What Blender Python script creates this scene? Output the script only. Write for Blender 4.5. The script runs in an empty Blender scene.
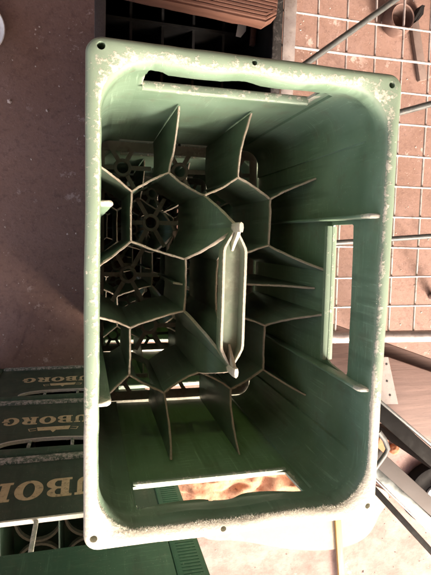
import bpy, bmesh, math, random
from mathutils import Vector, Matrix, noise
random.seed(7)
SC = bpy.context.scene
COL = SC.collection
R = math.radians
PI = math.pi

# ------------------------------------------------------------------ helpers
def tag(o, label=None, cat=None, group=None, kind=None):
    if label: o['label'] = label
    if cat: o['category'] = cat
    if group: o['group'] = group
    if kind: o['kind'] = kind
    return o

def empty(name, loc=(0, 0, 0), rz=0.0):
    o = bpy.data.objects.new(name, None)
    COL.objects.link(o)
    o.location = loc
    o.rotation_euler = (0, 0, rz)
    o.empty_display_size = .05
    return o

def finish(name, me, mat, parent=None, smooth=35):
    o = bpy.data.objects.new(name, me)
    COL.objects.link(o)
    if mat: me.materials.append(mat)
    if smooth:
        for p in me.polygons: p.use_smooth = True
        me.set_sharp_from_angle(angle=R(smooth))
    if parent: o.parent = parent
    return o

class MB:
    """collects verts / faces with a per-vertex wear value, links them as one mesh object"""
    def __init__(s): s.v = []; s.f = []; s.w = []
    def vert(s, p, w=0.0):
        s.v.append(tuple(p)); s.w.append(w); return len(s.v) - 1
    def face(s, *i): s.f.append(tuple(i))
    def box(s, a, b, w=0.0, M=None, bev=0.0):
        (x0, y0, z0), (x1, y1, z1) = a, b
        if bev <= 0:
            P = [(x, y, z) for z in (z0, z1) for y in (y0, y1) for x in (x0, x1)]
            ids = [s.vert(M @ Vector(p) if M else p, w) for p in P]
            for q in ((0, 2, 3, 1), (4, 5, 7, 6), (0, 1, 5, 4), (2, 6, 7, 3), (0, 4, 6, 2), (1, 3, 7, 5)):
                s.face(*[ids[k] for k in q])
            return
        bm = bmesh.new()
        bmesh.ops.create_cube(bm, size=1)
        for v in bm.verts:
            v.co = Vector(((x0 + x1) / 2 + v.co.x * (x1 - x0), (y0 + y1) / 2 + v.co.y * (y1 - y0), (z0 + z1) / 2 + v.co.z * (z1 - z0)))
        bmesh.ops.bevel(bm, geom=bm.edges[:], offset=bev, segments=2, affect='EDGES', profile=.5)
        s.from_bm(bm, w, M); bm.free()
    def from_bm(s, bm, w=0.0, M=None):
        bm.verts.index_update()
        base = len(s.v)
        for v in bm.verts: s.vert(M @ v.co if M else v.co, w)
        for f in bm.faces: s.face(*[base + v.index for v in f.verts])
    def rings(s, rs, closed=True, caps=True, ws=None, loop=False):
        """loft through a list of point rings"""
        ids = []
        for k, r in enumerate(rs):
            w = ws[k] if ws else 0.0
            ids.append([s.vert(p, w) for p in r])
        n = len(rs[0])
        m = len(rs)
        for k in range(m if loop else m - 1):
            A, B = ids[k], ids[(k + 1) % m]
            for j in range(n if closed else n - 1):
                j2 = (j + 1) % n
                s.face(A[j], A[j2], B[j2], B[j])
        if caps and not loop:
            s.face(*reversed(ids[0])); s.face(*ids[-1])
    def tube(s, pts, r, n=10, w=0.0, flat=None):
        pts = [Vector(p) for p in pts]
        rs = []
        for k, p in enumerate(pts):
            t = (pts[min(k + 1, len(pts) - 1)] - pts[max(k - 1, 0)]).normalized()
            up = Vector((0, 0, 1)) if abs(t.z) < .9 else Vector((1, 0, 0))
            a = t.cross(up).normalized(); b = t.cross(a).normalized()
            rr = r[k] if isinstance(r, (list, tuple)) else r
            fl = flat or 1.0
            rs.append([p + a * math.cos(2 * PI * j / n) * rr + b * math.sin(2 * PI * j / n) * rr * fl for j in range(n)])
        s.rings(rs, ws=[w] * len(rs))
    def prism(s, poly, z0, z1, M=None, w=0.0):
        """extrude a 2D polygon between z0 and z1 (then M)"""
        n = len(poly)
        lo = [s.vert(M @ Vector((x, y, z0)) if M else (x, y, z0), w) for x, y in poly]
        hi = [s.vert(M @ Vector((x, y, z1)) if M else (x, y, z1), w) for x, y in poly]
        for j in range(n): s.face(lo[j], lo[(j + 1) % n], hi[(j + 1) % n], hi[j])
        s.face(*reversed(lo)); s.face(*hi)
    def mesh(s, name):
        me = bpy.data.meshes.new(name)
        me.from_pydata(s.v, [], s.f)
        at = me.attributes.new('wear', 'FLOAT', 'POINT')
        for i, w in enumerate(s.w): at.data[i].value = w
        bm = bmesh.new(); bm.from_mesh(me)
        bmesh.ops.recalc_face_normals(bm, faces=bm.faces[:])
        bm.to_mesh(me); bm.free()
        return me
    def build(s, name, mat, parent=None, smooth=35):
        return finish(name, s.mesh(name), mat, parent, smooth)

def copy_tree(o, parent=None):
    c = o.copy(); COL.objects.link(c)
    if parent: c.parent = parent
    for ch in list(o.children): copy_tree(ch, c)
    return c

def lerp(a, b, t): return a + (b - a) * t
def nz(x, y, z, s=1.0): return noise.noise(Vector((x * s, y * s, z * s)))

def catmull(pts, k=8):
    out = []
    n = len(pts)
    for i in range(n - 1):
        p0, p1, p2, p3 = pts[max(i - 1, 0)], pts[i], pts[i + 1], pts[min(i + 2, n - 1)]
        for j in range(k):
            t = j / k
            out.append(tuple(.5 * (2 * b + (c - a) * t + (2 * a - 5 * b + 4 * c - d) * t * t + (3 * b - a - 3 * c + d) * t ** 3)
                             for a, b, c, d in zip(p0, p1, p2, p3)))
    out.append(tuple(pts[-1]))
    return out

# ------------------------------------------------------------------ materials
def mat(name):
    m = bpy.data.materials.new(name); m.use_nodes = True
    nt = m.node_tree; nt.nodes.clear()
    out = nt.nodes.new('ShaderNodeOutputMaterial')
    b = nt.nodes.new('ShaderNodeBsdfPrincipled')
    nt.links.new(b.outputs[0], out.inputs[0])
    return m, nt, b, out

class NT:
    def __init__(s, nt): s.nt = nt; s.L = nt.links.new; s._co = None
    def n(s, t, **k):
        x = s.nt.nodes.new('ShaderNode' + t)
        for a, v in k.items(): setattr(x, a, v)
        return x
    def co(s):
        if not s._co: s._co = s.n('TexCoord')
        return s._co.outputs['Object']
    def noise(s, scale, detail=6, rough=.6, vec=None, dist=0):
        x = s.n('TexNoise'); x.inputs['Scale'].default_value = scale; x.inputs['Detail'].default_value = detail
        x.inputs['Roughness'].default_value = rough; x.inputs['Distortion'].default_value = dist
        s.L(vec or s.co(), x.inputs['Vector']); return x.outputs['Fac']
    def vor(s, scale, feature='F1', vec=None, rnd=1):
        x = s.n('TexVoronoi', feature=feature); x.inputs['Scale'].default_value = scale; x.inputs['Randomness'].default_value = rnd
        s.L(vec or s.co(), x.inputs['Vector']); return x.outputs['Distance']
    def mapv(s, scale=(1, 1, 1), rot=(0, 0, 0), loc=(0, 0, 0)):
        x = s.n('Mapping'); x.inputs['Scale'].default_value = scale; x.inputs['Rotation'].default_value = rot; x.inputs['Location'].default_value = loc
        s.L(s.co(), x.inputs['Vector']); return x.outputs[0]
    def ramp(s, fac, lo, hi, a=0.0, b=1.0):
        x = s.n('MapRange', interpolation_type='SMOOTHSTEP'); x.inputs['From Min'].default_value = lo; x.inputs['From Max'].default_value = hi
        x.inputs['To Min'].default_value = a; x.inputs['To Max'].default_value = b
        s.L(fac, x.inputs['Value']); return x.outputs[0]
    def math(s, op, a, b=None):
        x = s.n('Math', operation=op)
        for k, v in ((0, a), (1, b)):
            if v is None: continue
            if isinstance(v, (int, float)): x.inputs[k].default_value = v
            else: s.L(v, x.inputs[k])
        return x.outputs[0]
    def mix(s, fac, a, b):
        x = s.n('Mix', data_type='RGBA')
        for k, v in ((0, fac), (6, a), (7, b)):
            if isinstance(v, (int, float)): x.inputs[k].default_value = v
            elif isinstance(v, tuple): x.inputs[k].default_value = (*v, 1) if len(v) == 3 else v
            else: s.L(v, x.inputs[k])
        return x.outputs[2]
    def bump(s, h, strength=.3, dist=.001, nrm=None):
        x = s.n('Bump'); x.inputs['Strength'].default_value = strength; x.inputs['Distance'].default_value = dist
        s.L(h, x.inputs['Height'])
        if nrm: s.L(nrm, x.inputs['Normal'])
        return x.outputs[0]
    def attr(s, name):
        x = s.n('Attribute', attribute_name=name); return x.outputs['Fac']

def plastic(name, base, light, worn=(.60, .58, .50), rough=.42, translucent=.25, wear_amt=1.0, dirt=.35, tcol=None):
    m, nt, b, out = mat(name); N = NT(nt)
    big = N.noise(14, 4, .6)
    col = N.mix(N.ramp(big, .35, .7), base, light)
    # long vertical rub marks from bottles sliding in and out
    scr = N.noise(1, 5, .7, N.mapv((260, 260, 12)))
    col = N.mix(N.math('MULTIPLY', N.math('MULTIPLY', N.ramp(scr, .55, .70), N.ramp(N.noise(12, 3), .44, .60)), .6), col, tuple(min(1, c * 1.7 + .03) for c in light))
    msk = N.noise(9, 4, .6)
    sc2 = N.noise(1, 6, .75, N.mapv((30, 30, 520), (.25, .1, 0)))
    col = N.mix(N.math('MULTIPLY', N.math('MULTIPLY', N.ramp(sc2, .54, .66), N.ramp(msk, .42, .60)), .6), col, tuple(min(1, c * 1.8 + .04) for c in light))
    dr = N.noise(1, 4, .55, N.mapv((70, 70, 5)))
    col = N.mix(N.math('MULTIPLY', N.math('MULTIPLY', N.ramp(dr, .52, .66), N.ramp(N.noise(6, 3), .38, .56)), .5), col, tuple(c * .52 for c in base))
    # brown dust
    du = N.noise(38, 7, .7)
    col = N.mix(N.math('MULTIPLY', N.ramp(du, .5, .75), dirt), col, (.17, .13, .095))
    # fine pale specks and nicks
    sp = N.vor(300)
    n2 = N.noise(60, 3)
    sm = N.math('MULTIPLY', N.ramp(sp, .16, .06), N.ramp(n2, .46, .58))
    col = N.mix(N.math('MULTIPLY', sm, .55), col, worn)
    # abrasion where the edges rub
    w = N.attr('wear')
    col = N.mix(N.ramp(N.math('ADD', w, N.math('MULTIPLY', N.math('SUBTRACT', N.noise(55, 5, .6), .5), .25)), .06, .26, 0, .85), col, tuple(lerp(a, b, .10) for a, b in zip(light, worn)))
    f1 = N.noise(330, 9, .75); f2 = N.noise(125, 6, .7)
    edge = N.math('ADD', N.math('MULTIPLY', f1, .55), N.math('MULTIPLY', f2, .65))
    wm = N.ramp(N.math('SUBTRACT', N.math('ADD', N.math('MULTIPLY', w, 1.25 * wear_amt), edge), 1.0), -.01, .10)
    wv = N.mix(N.ramp(N.noise(330, 5, .7), .35, .7), worn, tuple(min(.85, c * 1.3) for c in worn))
    col = N.mix(N.math('MULTIPLY', wm, .8), col, wv)
    nt.links.new(col, b.inputs['Base Color'])
    rr = N.math('ADD', N.ramp(big, .3, .7, rough - .05, rough + .12), N.math('MULTIPLY', wm, .22))
    nt.links.new(rr, b.inputs['Roughness'])
    h = N.math('ADD', N.math('MULTIPLY', N.noise(420, 6, .7), N.math('ADD', N.math('MULTIPLY', wm, 1.6), .12)), N.math('MULTIPLY', scr, .15))
    nb = N.bump(h, .55, .0009)
    nt.links.new(nb, b.inputs['Normal'])
    b.inputs['Specular IOR Level'].default_value = .45
    if translucent:
        t = N.n('BsdfTranslucent'); mx = N.n('MixShader')
        if tcol: t.inputs['Color'].default_value = (*tcol, 1)
        else: nt.links.new(col, t.inputs['Color'])
        nt.links.new(nb, t.inputs['Normal'])
        if name == 'faded_green_plastic': nt.links.new(N.attr('thin'), mx.inputs[0])
        else: mx.inputs[0].default_value = translucent
        nt.links.new(b.outputs[0], mx.inputs[1]); nt.links.new(t.outputs[0], mx.inputs[2]); nt.links.new(mx.outputs[0], out.inputs[0])
    return m

GREEN = plastic('faded_green_plastic', (.160, .255, .178), (.212, .318, .236), translucent=.18, tcol=(.21, .33, .14))
HANDLE = plastic('dusty_green_handle_plastic', (.115, .170, .115), (.165, .200, .150), translucent=0, dirt=.8, worn=(.55, .50, .42))
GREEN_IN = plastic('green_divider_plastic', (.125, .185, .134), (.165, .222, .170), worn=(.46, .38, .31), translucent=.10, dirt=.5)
GRID = plastic('dusty_green_base_plastic', (.32, .31, .27), (.40, .38, .34), worn=(.4, .34, .3), translucent=0, dirt=.85, rough=.6)
DGREEN = plastic('dark_green_crate_plastic', (.022, .058, .034), (.034, .075, .045), worn=(.45, .40, .36), translucent=0, dirt=.35, rough=.45)
LITGREEN = plastic('lit_green_crate_plastic', (.030, .092, .056), (.042, .110, .068), worn=(.45, .42, .36), translucent=0, dirt=.25, rough=.45)  # brighter copy of the dark green, painting light onto band and posts
OLIVE = plastic('olive_label_panel_plastic', (.024, .046, .029), (.033, .056, .037), worn=(.4, .36, .3), translucent=0, dirt=.3, rough=.5)
BLACKP = plastic('black_crate_plastic', (.004, .004, .0042), (.006, .006, .006), worn=(.05, .045, .045), translucent=0, dirt=.15, rough=.5)
LITPALE = plastic('sunlit_pale_plastic', (.34, .40, .34), (.42, .46, .40), translucent=0, dirt=.3)  # pale tone paints sunlight onto the top lettered crate's lip, bar and rings

def simple(name, c1, c2, scale=20, rough=.6, metal=0.0, bump=.3, bscale=200, bd=.0008, dirt=None, stretch=(1, 1, 1), spec=.5):
    m, nt, b, out = mat(name); N = NT(nt)
    v = N.mapv(stretch)
    f = N.noise(scale, 6, .65, v)
    col = N.mix(N.ramp(f, .3, .7), c1, c2)
    if dirt:
        col = N.mix(N.math('MULTIPLY', N.ramp(N.noise(scale * 2.7, 6, .7, v), .52, .72), dirt[1]), col, dirt[0])
    nt.links.new(col, b.inputs['Base Color'])
    nt.links.new(N.ramp(f, .3, .7, max(0, rough - .08), min(1, rough + .1)), b.inputs['Roughness'])
    b.inputs['Metallic'].default_value = metal
    b.inputs['Specular IOR Level'].default_value = spec
    nt.links.new(N.bump(N.noise(bscale, 6, .7, v), bump, bd), b.inputs['Normal'])
    return m

GOLD = simple('tan_gold_print', (.42, .325, .19), (.52, .41, .25), 55, .5, bump=.1, dirt=((.055, .06, .04), .8))
PRINT = plastic('faded_print', (.08, .085, .05), (.14, .14, .09), translucent=.45, tcol=(.16, .16, .06))
ZINC = simple('galvanised_steel', (.34, .31, .31), (.46, .42, .41), 40, .45, .6, .2, 300, dirt=((.22, .16, .13), .6))
WIRE = simple('galvanised_wire', (.42, .37, .36), (.54, .48, .47), 45, .45, .3, .4, 400, dirt=((.17, .085, .055), .85))
GREYROD = simple('grey_painted_steel', (.06, .068, .068), (.09, .098, .098), 50, .45, .2, .2, 300, dirt=((.2, .15, .12), .5))
CHAN = simple('weathered_zinc_channel', (.085, .10, .10), (.19, .215, .215), 18, .33, .7, .25, 150, dirt=((.12, .11, .10), .7))
DARKST = simple('black_steel', (.010, .010, .010), (.018, .017, .017), 40, .6, 0, .2, 200, spec=.2)
RUBBER = simple('black_rubber', (.004, .004, .004), (.008, .0075, .0075), 40, .8, 0, .3, 250, spec=.12)
WHITEP = simple('white_plastic', (.66, .64, .62), (.78, .76, .74), 30, .45, 0, .1, 100, dirt=((.4, .33, .28), .6))
CREAM = simple('pale_cream_board', (.27, .225, .17), (.34, .29, .225), 9, .7, 0, .2, 120, dirt=((.60, .52, .42), .4))
ORANGE = simple('orange_cloth', (.28, .115, .06), (.46, .26, .16), 38, .85, 0, .9, 160, dirt=((.10, .03, .014), .9))
TERRA = simple('terracotta', (.32, .115, .05), (.42, .17, .08), 25, .8, 0, .3, 160, dirt=((.45, .3, .23), .5))
LATH = simple('yellow_pine', (.42, .25, .08), (.50, .32, .12), 12, .6, 0, .2, 160, stretch=(20, 1, 20))
BROWNPOT = simple('brown_clay', (.09, .05, .04), (.14, .085, .07), 14, .7, 0, .3, 120, dirt=((.24, .18, .16), .5))
BATTEN = simple('grey_brown_batten', (.12, .085, .074), (.17, .125, .11), 14, .8, 0, .3, 120, dirt=((.07, .04, .03), .6))
PLATE = simple('dull_zinc_plate', (.16, .145, .14), (.22, .20, .19), 40, .55, .3, .2, 200, dirt=((.12, .07, .055), .7))
GREYBOARD = simple('grey_board', (.055, .048, .046), (.085, .075, .070), 14, .8, 0, .3, 120)
CONC = simple('blocker_plaster', (.38, .33, .30), (.46, .41, .37), 4, .9, 0, .4, 60)

def plank_mat(name, c1, c2, c3, axis=0, groove=0.0):
    m, nt, b, out = mat(name); N = NT(nt)
    st = (3, 60, 60) if axis == 0 else (60, 3, 60)
    v = N.mapv(st)
    f = N.noise(1.0, 7, .65, v, .6)
    col = N.mix(N.ramp(f, .3, .7), c1, c2)
    g2 = N.noise(3.0, 5, .7, N.mapv((st[0] * 1.5, st[1] * 2, 1)))
    col = N.mix(N.math('MULTIPLY', N.ramp(g2, .55, .7), .7), col, c3)
    # knots and dark spots
    k = N.vor(11)
    col = N.mix(N.math('MULTIPLY', N.ramp(k, .16, .05), N.math('MULTIPLY', N.ramp(N.noise(7, 2), .55, .62), .8)), col, c3)
    nt.links.new(col, b.inputs['Base Color']); b.inputs['Roughness'].default_value = .72
    nt.links.new(N.bump(N.math('ADD', f, N.math('MULTIPLY', N.noise(180, 5), .4)), .5, .0012), b.inputs['Normal'])
    return m
WOODTOP = plank_mat('orange_brown_timber', (.085, .036, .025), (.135, .062, .042), (.022, .009, .006), 0)
WOODPINK = plank_mat('greyed_pink_timber', (.085, .048, .040), (.145, .088, .074), (.035, .016, .012), 0)

def floor_mat():
    m, nt, b, out = mat('reddish_concrete'); N = NT(nt)
    big = N.noise(1.8, 6, .62); mid = N.noise(9, 7, .68); fine = N.noise(70, 7, .7)
    col = N.mix(N.ramp(big, .32, .68), (.178, .104, .080), (.235, .144, .115))
    col = N.mix(N.math('MULTIPLY', N.ramp(mid, .42, .72), .55), col, (.26, .172, .150))
    col = N.mix(N.math('MULTIPLY', N.ramp(fine, .48, .72), .5), col, (.09, .05, .04))
    col = N.mix(N.math('MULTIPLY', N.ramp(N.noise(4.2, 7, .72, None, .8), .54, .66), .5), col, (.105, .058, .046))
    grit = N.noise(210, 5, .8)
    col = N.mix(N.ramp(grit, .56, .70, 0, .45), col, (.36, .26, .23))
    col = N.mix(N.ramp(grit, .44, .30, 0, .5), col, (.07, .04, .033))
    # floor painted paler towards the open side, standing in for bright sunlight there
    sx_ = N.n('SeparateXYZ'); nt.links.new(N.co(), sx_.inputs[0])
    lit_mask = N.ramp(N.math('ADD', N.math('SUBTRACT', N.math('MULTIPLY', sx_.outputs['X'], .35), sx_.outputs['Y']), N.math('MULTIPLY', N.noise(3.2, 6, .65), .9)), 1.05, 1.5)
    col = N.mix(N.math('MULTIPLY', lit_mask, .55), col, N.mix(N.ramp(N.noise(11, 6, .7), .35, .65), (.17, .098, .086), (.33, .245, .225)))
    # pale worn paint patches
    pt = N.math('MULTIPLY', N.ramp(N.noise(17, 8, .74), .60, .65), N.ramp(N.noise(2.4, 3), .40, .55))
    col = N.mix(N.math('MULTIPLY', pt, .7), col, (.46, .37, .335))
    # crumbs of mortar, small chips
    for sc, lo, c, th in ((85, .10, (.60, .50, .45), .56), (47, .06, (.55, .47, .43), .60), (30, .05, (.05, .035, .03), .62)):
        sp = N.math('MULTIPLY', N.ramp(N.vor(sc), lo, lo * .55), N.ramp(N.noise(5.5 + sc * .05, 4), th, th + .05))
        col = N.mix(N.math('MULTIPLY', sp, .85), col, c)
    # slab joints
    br = N.n('TexBrick'); br.offset = .5
    br.inputs['Scale'].default_value = 1.0; br.inputs['Mortar Size'].default_value = .004; br.inputs['Brick Width'].default_value = .62; br.inputs['Row Height'].default_value = .62
    br.inputs['Mortar Smooth'].default_value = .6
    nt.links.new(N.mapv((1, 1, 1), (0, 0, .03), (.12, .11, 0)), br.inputs['Vector'])
    col = N.mix(N.math('MULTIPLY', br.outputs['Fac'], .16), col, (.10, .06, .05))
    nt.links.new(col, b.inputs['Base Color'])
    nt.links.new(N.ramp(mid, .3, .7, .62, .85), b.inputs['Roughness'])
    h = N.math('ADD', N.math('MULTIPLY', mid, .6), N.math('ADD', N.math('MULTIPLY', fine, .35), N.math('MULTIPLY', grit, .25)))
    nt.links.new(N.bump(h, .6, .005), b.inputs['Normal'])
    return m
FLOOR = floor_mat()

# ------------------------------------------------------------------ letters (slab serif capitals, unit cap height)
def arc(cx, cy, rx, ry, a0, a1, n=14):
    return [(cx + rx * math.cos(R(lerp(a0, a1, k / n))), cy + ry * math.sin(R(lerp(a0, a1, k / n)))) for k in range(n + 1)]
s, sv = .17, .30     # serif thickness, stem width
LET = {
 'T': (.92, [[(0, .62), (.10, .62), (.17, .83), (.31, .83), (.31, .12), (.2, .12), (.2, 0), (.72, 0), (.72, .12), (.61, .12), (.61, .83), (.75, .83), (.82, .62), (.92, .62), (.92, 1), (0, 1)]]),
 'U': (.96, [[(0, 1), (0, .88), (.09, .88), (.09, .34)] + arc(.48, .34, .39, .34, 180, 360)[1:] + [(.87, .88), (.96, .88), (.96, 1), (.58, 1), (.58, .88), (.68, .88), (.68, .36)] + arc(.535, .36, .145, .2, 0, -180)[1:] + [(.39, .88), (.48, .88), (.48, 1)]]),
 'B': (.92, [[(0, 0), (.56, 0)] + arc(.56, .28, .36, .28, -90, 62)[1:] + [(.70, .525)] + arc(.54, .76, .33, .24, -45, 90)[1:] + [(0, 1), (0, .88), (.10, .88), (.10, .12), (0, .12)],
             [(.39, .12), (.39, .46), (.50, .46)] + arc(.50, .29, .13, .17, 90, -90)[1:],
             [(.39, .57), (.39, .88), (.49, .88)] + arc(.49, .725, .11, .155, 90, -90)[1:]]),
 'O': (1.0, [arc(.5, .5, .5, .52, 0, 360, 36)[:-1], arc(.5, .5, .20, .39, 0, 360, 28)[:-1]]),
 'R': (1.0, [[(0, 0), (.48, 0), (.48, .12), (.39, .12), (.39, .43), (.46, .43), (.62, 0), (1.0, 0), (1.0, .12), (.93, .12), (.80, .44)] + arc(.55, .73, .34, .27, -40, 90)[0:] + [(0, 1), (0, .88), (.10, .88), (.10, .12), (0, .12)],
             [(.39, .55), (.39, .88), (.48, .88)] + arc(.48, .715, .12, .165, 90, -90)[1:]]),
 'G': (1.0, [arc(.5, .5, .5, .52, 48, 318, 30) + [(.93, .10), (.93, .46), (1.0, .46), (1.0, .57), (.55, .57), (.55, .46), (.64, .46), (.64, .16)] + arc(.5, .5, .20, .38, 298, 62, 24) + [(.66, .66), (.86, .66)]]),
}
def lettering(name, word, cap, width, matl, parent, M, thick=.0006, shear=.0):
    """flat printed word, centred on x=0, baseline y=0, mapped by M"""
    gap = .10
    tot = sum(LET[c][0] for c in word) + gap * (len(word) - 1)
    sx = width / tot
    cu = bpy.data.curves.new(name, 'CURVE'); cu.dimensions = '2D'; cu.fill_mode = 'BOTH'; cu.extrude = thick
    x = -tot / 2
    for c in word:
        adv, loops = LET[c]
        for lp in loops:
            sp = cu.splines.new('POLY'); sp.points.add(len(lp) - 1); sp.use_cyclic_u = True
            for p, (px, py) in zip(sp.points, lp): p.co = ((x + px + shear * py) * sx, py * cap, 0, 1)
        x += adv + gap
    tmp = bpy.data.objects.new('tmp_letters', cu); COL.objects.link(tmp)
    dg = bpy.context.evaluated_depsgraph_get(); dg.update()
    me = bpy.data.meshes.new_from_object(tmp.evaluated_get(dg))
    bpy.data.objects.remove(tmp)
    me.transform(M)
    me.name = name
    return finish(name, me, matl, parent, 0)

# ------------------------------------------------------------------ the big hex-cell crate
W2, L2, ZF = .1325, .200, -.336
BX, BY = .0878, .1503
def straight(h, n, brk):
    """coordinates from -h towards h (h left out), with a close pair of points at the panel break where the side is long enough"""
    if h < brk + .0012: return [lerp(-h, h, k / n) for k in range(n)]
    m = n - 4
    return [-h, -(brk + .0006)] + [lerp(-brk, brk, k / m) for k in range(m + 1)] + [brk + .0006]
def rrpath(hx, hy, r, nx=26, ny=38, nc=9):
    P = []
    sy, sx = straight(hy - r, ny, BY), straight(hx - r, nx, BX)
    for y in sy: P.append((hx, y))
    for k in range(nc): a = PI / 2 * k / nc; P.append((hx - r + r * math.cos(a), hy - r + r * math.sin(a)))
    for x in sx: P.append((-x, hy))
    for k in range(nc): a = PI / 2 + PI / 2 * k / nc; P.append((-(hx - r) + r * math.cos(a), hy - r + r * math.sin(a)))
    for y in sy: P.append((-hx, -y))
    for k in range(nc): a = PI + PI / 2 * k / nc; P.append((-(hx - r) + r * math.cos(a), -(hy - r) + r * math.sin(a)))
    for x in sx: P.append((x, -hy))
    for k in range(nc): a = 1.5 * PI + PI / 2 * k / nc; P.append((hx - r + r * math.cos(a), -(hy - r) + r * math.sin(a)))
    return P

def boolean_cut(obj, cutters):
    for c in cutters:
        md = obj.modifiers.new('cut', 'BOOLEAN'); md.operation = 'DIFFERENCE'; md.object = c; md.solver = 'EXACT'
    dg = bpy.context.evaluated_depsgraph_get(); dg.update()
    me = bpy.data.meshes.new_from_object(obj.evaluated_get(dg))
    obj.modifiers.clear()
    for c in cutters:
        bpy.data.objects.remove(c)
    return me

TOPEDGE = [(-.0835, -.0165), (-.074, -.0235), (-.059, -.042), (-.030, -.042), (-.007, -.0255), (.012, -.034), (.030, -.047), (.060, -.042), (.078, -.032)]
BOTEDGE = [(-.086, -.037), (-.064, -.047), (-.027, -.049), (-.005, -.040), (.020, -.050), (.050, -.049), (.079, -.040)]

def make_crate():
    root = empty('bottle_crate')
    prof = [  # hx, hy, r, z   (closed loop: outside up, over the rim, inside down)
        (.1222, .1925, .026, ZF), (.1256, .1945, .026, -.30), (.1262, .1948, .026, -.24), (.1266, .1950, .026, -.17), (.1268, .1950, .026, -.10), (.1268, .1950, .026, -.050), (.1268, .1950, .026, -.0235),
        (.1316, .1992, .013, -.0230), (.1324, .1999, .012, -.0205), (.1325, .2000, .012, -.012), (.1325, .2000, .012, -.0045), (.1320, .1995, .012, -.0016), (.1306, .1981, .012, -.0002),
        (.1280, .1952, .016, .0006), (.1255, .1925, .024, .0006), (.1238, .1900, .031, .0000), (.1225, .1878, .037, -.0012), (.1214, .1858, .040, -.0036), (.1209, .1848, .041, -.0070),
        (.1208, .1847, .041, -.0120), (.1210, .1855, .039, -.0180), (.1214, .1875, .036, -.0260), (.1218, .1890, .033, -.0360), (.1219, .1896, .031, -.0440),
        (.1219, .1898, .030, -.060), (.1219, .1900, .029, -.080), (.1219, .1902, .027, -.100), (.1218, .1903, .025, -.130), (.1216, .1904, .024, -.170), (.1213, .1904, .023, -.215), (.1210, .1902, .022, -.260), (.1204, .1900, .022, -.300), (.1200, .1898, .022, ZF)]
    mb = MB(); rs = []
    for k, (hx, hy, r, z) in enumerate(prof):
        ring = []
        for (x, y) in rrpath(hx, hy, r):
            inner = k >= 19
            if inner and z < -.040:      # shallow recessed panels between the corner columns
                if abs(abs(x) - hx) < 1e-6 and abs(y) < BY + .0003: x += math.copysign(.0024, x)
                if abs(abs(y) - hy) < 1e-6 and abs(x) < BX + .0003: y += math.copysign(.0024, y)
            # years of knocks: the rim is not perfectly straight
            if 14 <= k <= 23 and abs(abs(y) - hy) < 1e-6:
                f = (0, .3, .7, 1, 1, 1, .9, .7, .4, .2)[k - 14]
                y -= math.copysign(f * (.0026 * (math.exp(-((x + .045) / .020) ** 2) + math.exp(-((x - .036) / .022) ** 2)) + .0012 * nz(x, y, 0.4, 30)), y)
            if 15 <= k <= 21 and abs(abs(x) - hx) < 1e-6: x -= math.copysign(.0009 * nz(x, y, 7.7, 32) + .0005 * nz(x, y, 2.2, 90), x)
            d = .0007 * nz(x, y, 3.1, 14) + .0004 * nz(x, y, 8.7, 60)
            e = math.hypot(x, y)
            zz = z + (.0009 * nz(x, y, 1.3, 22) + .0004 * nz(x, y, 5.2, 90) if -.02 < z else 0)
            ring.append((x + d * x / e, y + d * y / e, zz))
        rs.append(ring)
    mb.rings(rs, loop=True, caps=False)
    sh = mb.build('shell_work', None, None, 0)
    # cutters: two wavy hand holds, two side slots, rim holes
    cut = []
    MY = Matrix(((1, 0, 0, 0), (0, 0, 1, 0), (0, 1, 0, 0), (0, 0, 0, 1)))     # (x, z, depth) -> (x, depth, z)
    def holeY(edge, sill, y0, y1):
        top = catmull([(x, z) for x, z in edge], 6)
        poly = [(edge[0][0] + .000, sill[0]), (edge[0][0] + .004, sill[0] - .0015)] + [(lerp(edge[0][0], edge[-1][0], t) , lerp(sill[0], sill[1], t) - .0018) for t in (.1, .3, .5, .7, .9)] + [(edge[-1][0] - .002, sill[1])] + list(reversed(top))
        c = MB(); c.prism(poly, y0, y1, MY); cut.append(c.build('cutter', None, None, 0))
    holeY(TOPEDGE, (-.0785, -.0715), .17, .215)
    holeY(BOTEDGE, (-.083, -.084), -.215, -.17)
    for sx in (-1, 1):
        c = MB()
        poly = [(-.071, -.092), (.072, -.096), (.0735, -.094), (.0735, -.056), (.072, -.054), (-.074, -.049), (-.078, -.051), (-.079, -.056), (-.075, -.088), (-.073, -.0915)]
        MX = Matrix(((0, 0, 1, 0), (1, 0, 0, 0), (0, 1, 0, 0), (0, 0, 0, 1)))
        c.prism(poly, sx * .110 if sx > 0 else -.14, .14 if sx > 0 else -.110, MX); cut.append(c.build('cutter', None, None, 0))
    for hx_, hy_, rr in ((-.1215, .1925, .0031), (.1215, .1905, .0028), (.1235, -.1885, .0027), (-.1245, -.1885, .0031), (-.016, -.1935, .0026), (-.003, .1945, .0022)):
        c = MB(); c.tube([(hx_, hy_, -.05), (hx_, hy_, .02)], rr, 14); cut.append(c.build('cutter', None, None, 0))
    me = boolean_cut(sh, cut)
    bpy.data.objects.remove(sh)
    at = me.attributes.get('wear') or me.attributes.new('wear', 'FLOAT', 'POINT')
    thin = me.attributes.new('thin', 'FLOAT', 'POINT')
    for i, v in enumerate(me.vertices):
        x, y, z = v.co; w = 0.0
        ins = max(0, (abs(x) - .1195) / .006, (abs(y) - .183) / .008)
        if z > -.0165:
            inner = abs(x) < .1236 and abs(y) < .1898
            k = min(1, max(0, (z + ((.0030 if y < -.1 else .0066) if inner else .0165)) / ((.0026 if y < -.1 else .0050) if inner else .012)))
            w = (.245 + (.42 * min(1, max(0, (-.06 - y) / .09)))) * k
            w += .17 * k * max(0, 1 - abs(z + .0008) / .002) * (1 if abs(x) < .126 and abs(y) < .193 else 0)
            if x < -.12: w += .02 * k
            if z < -.002 and (abs(x) > .13 or abs(y) > .198): w *= .75
        if abs(y) > .18 and -.095 < z < -.05 and abs(x) < .085: w = max(w, .45)
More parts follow.
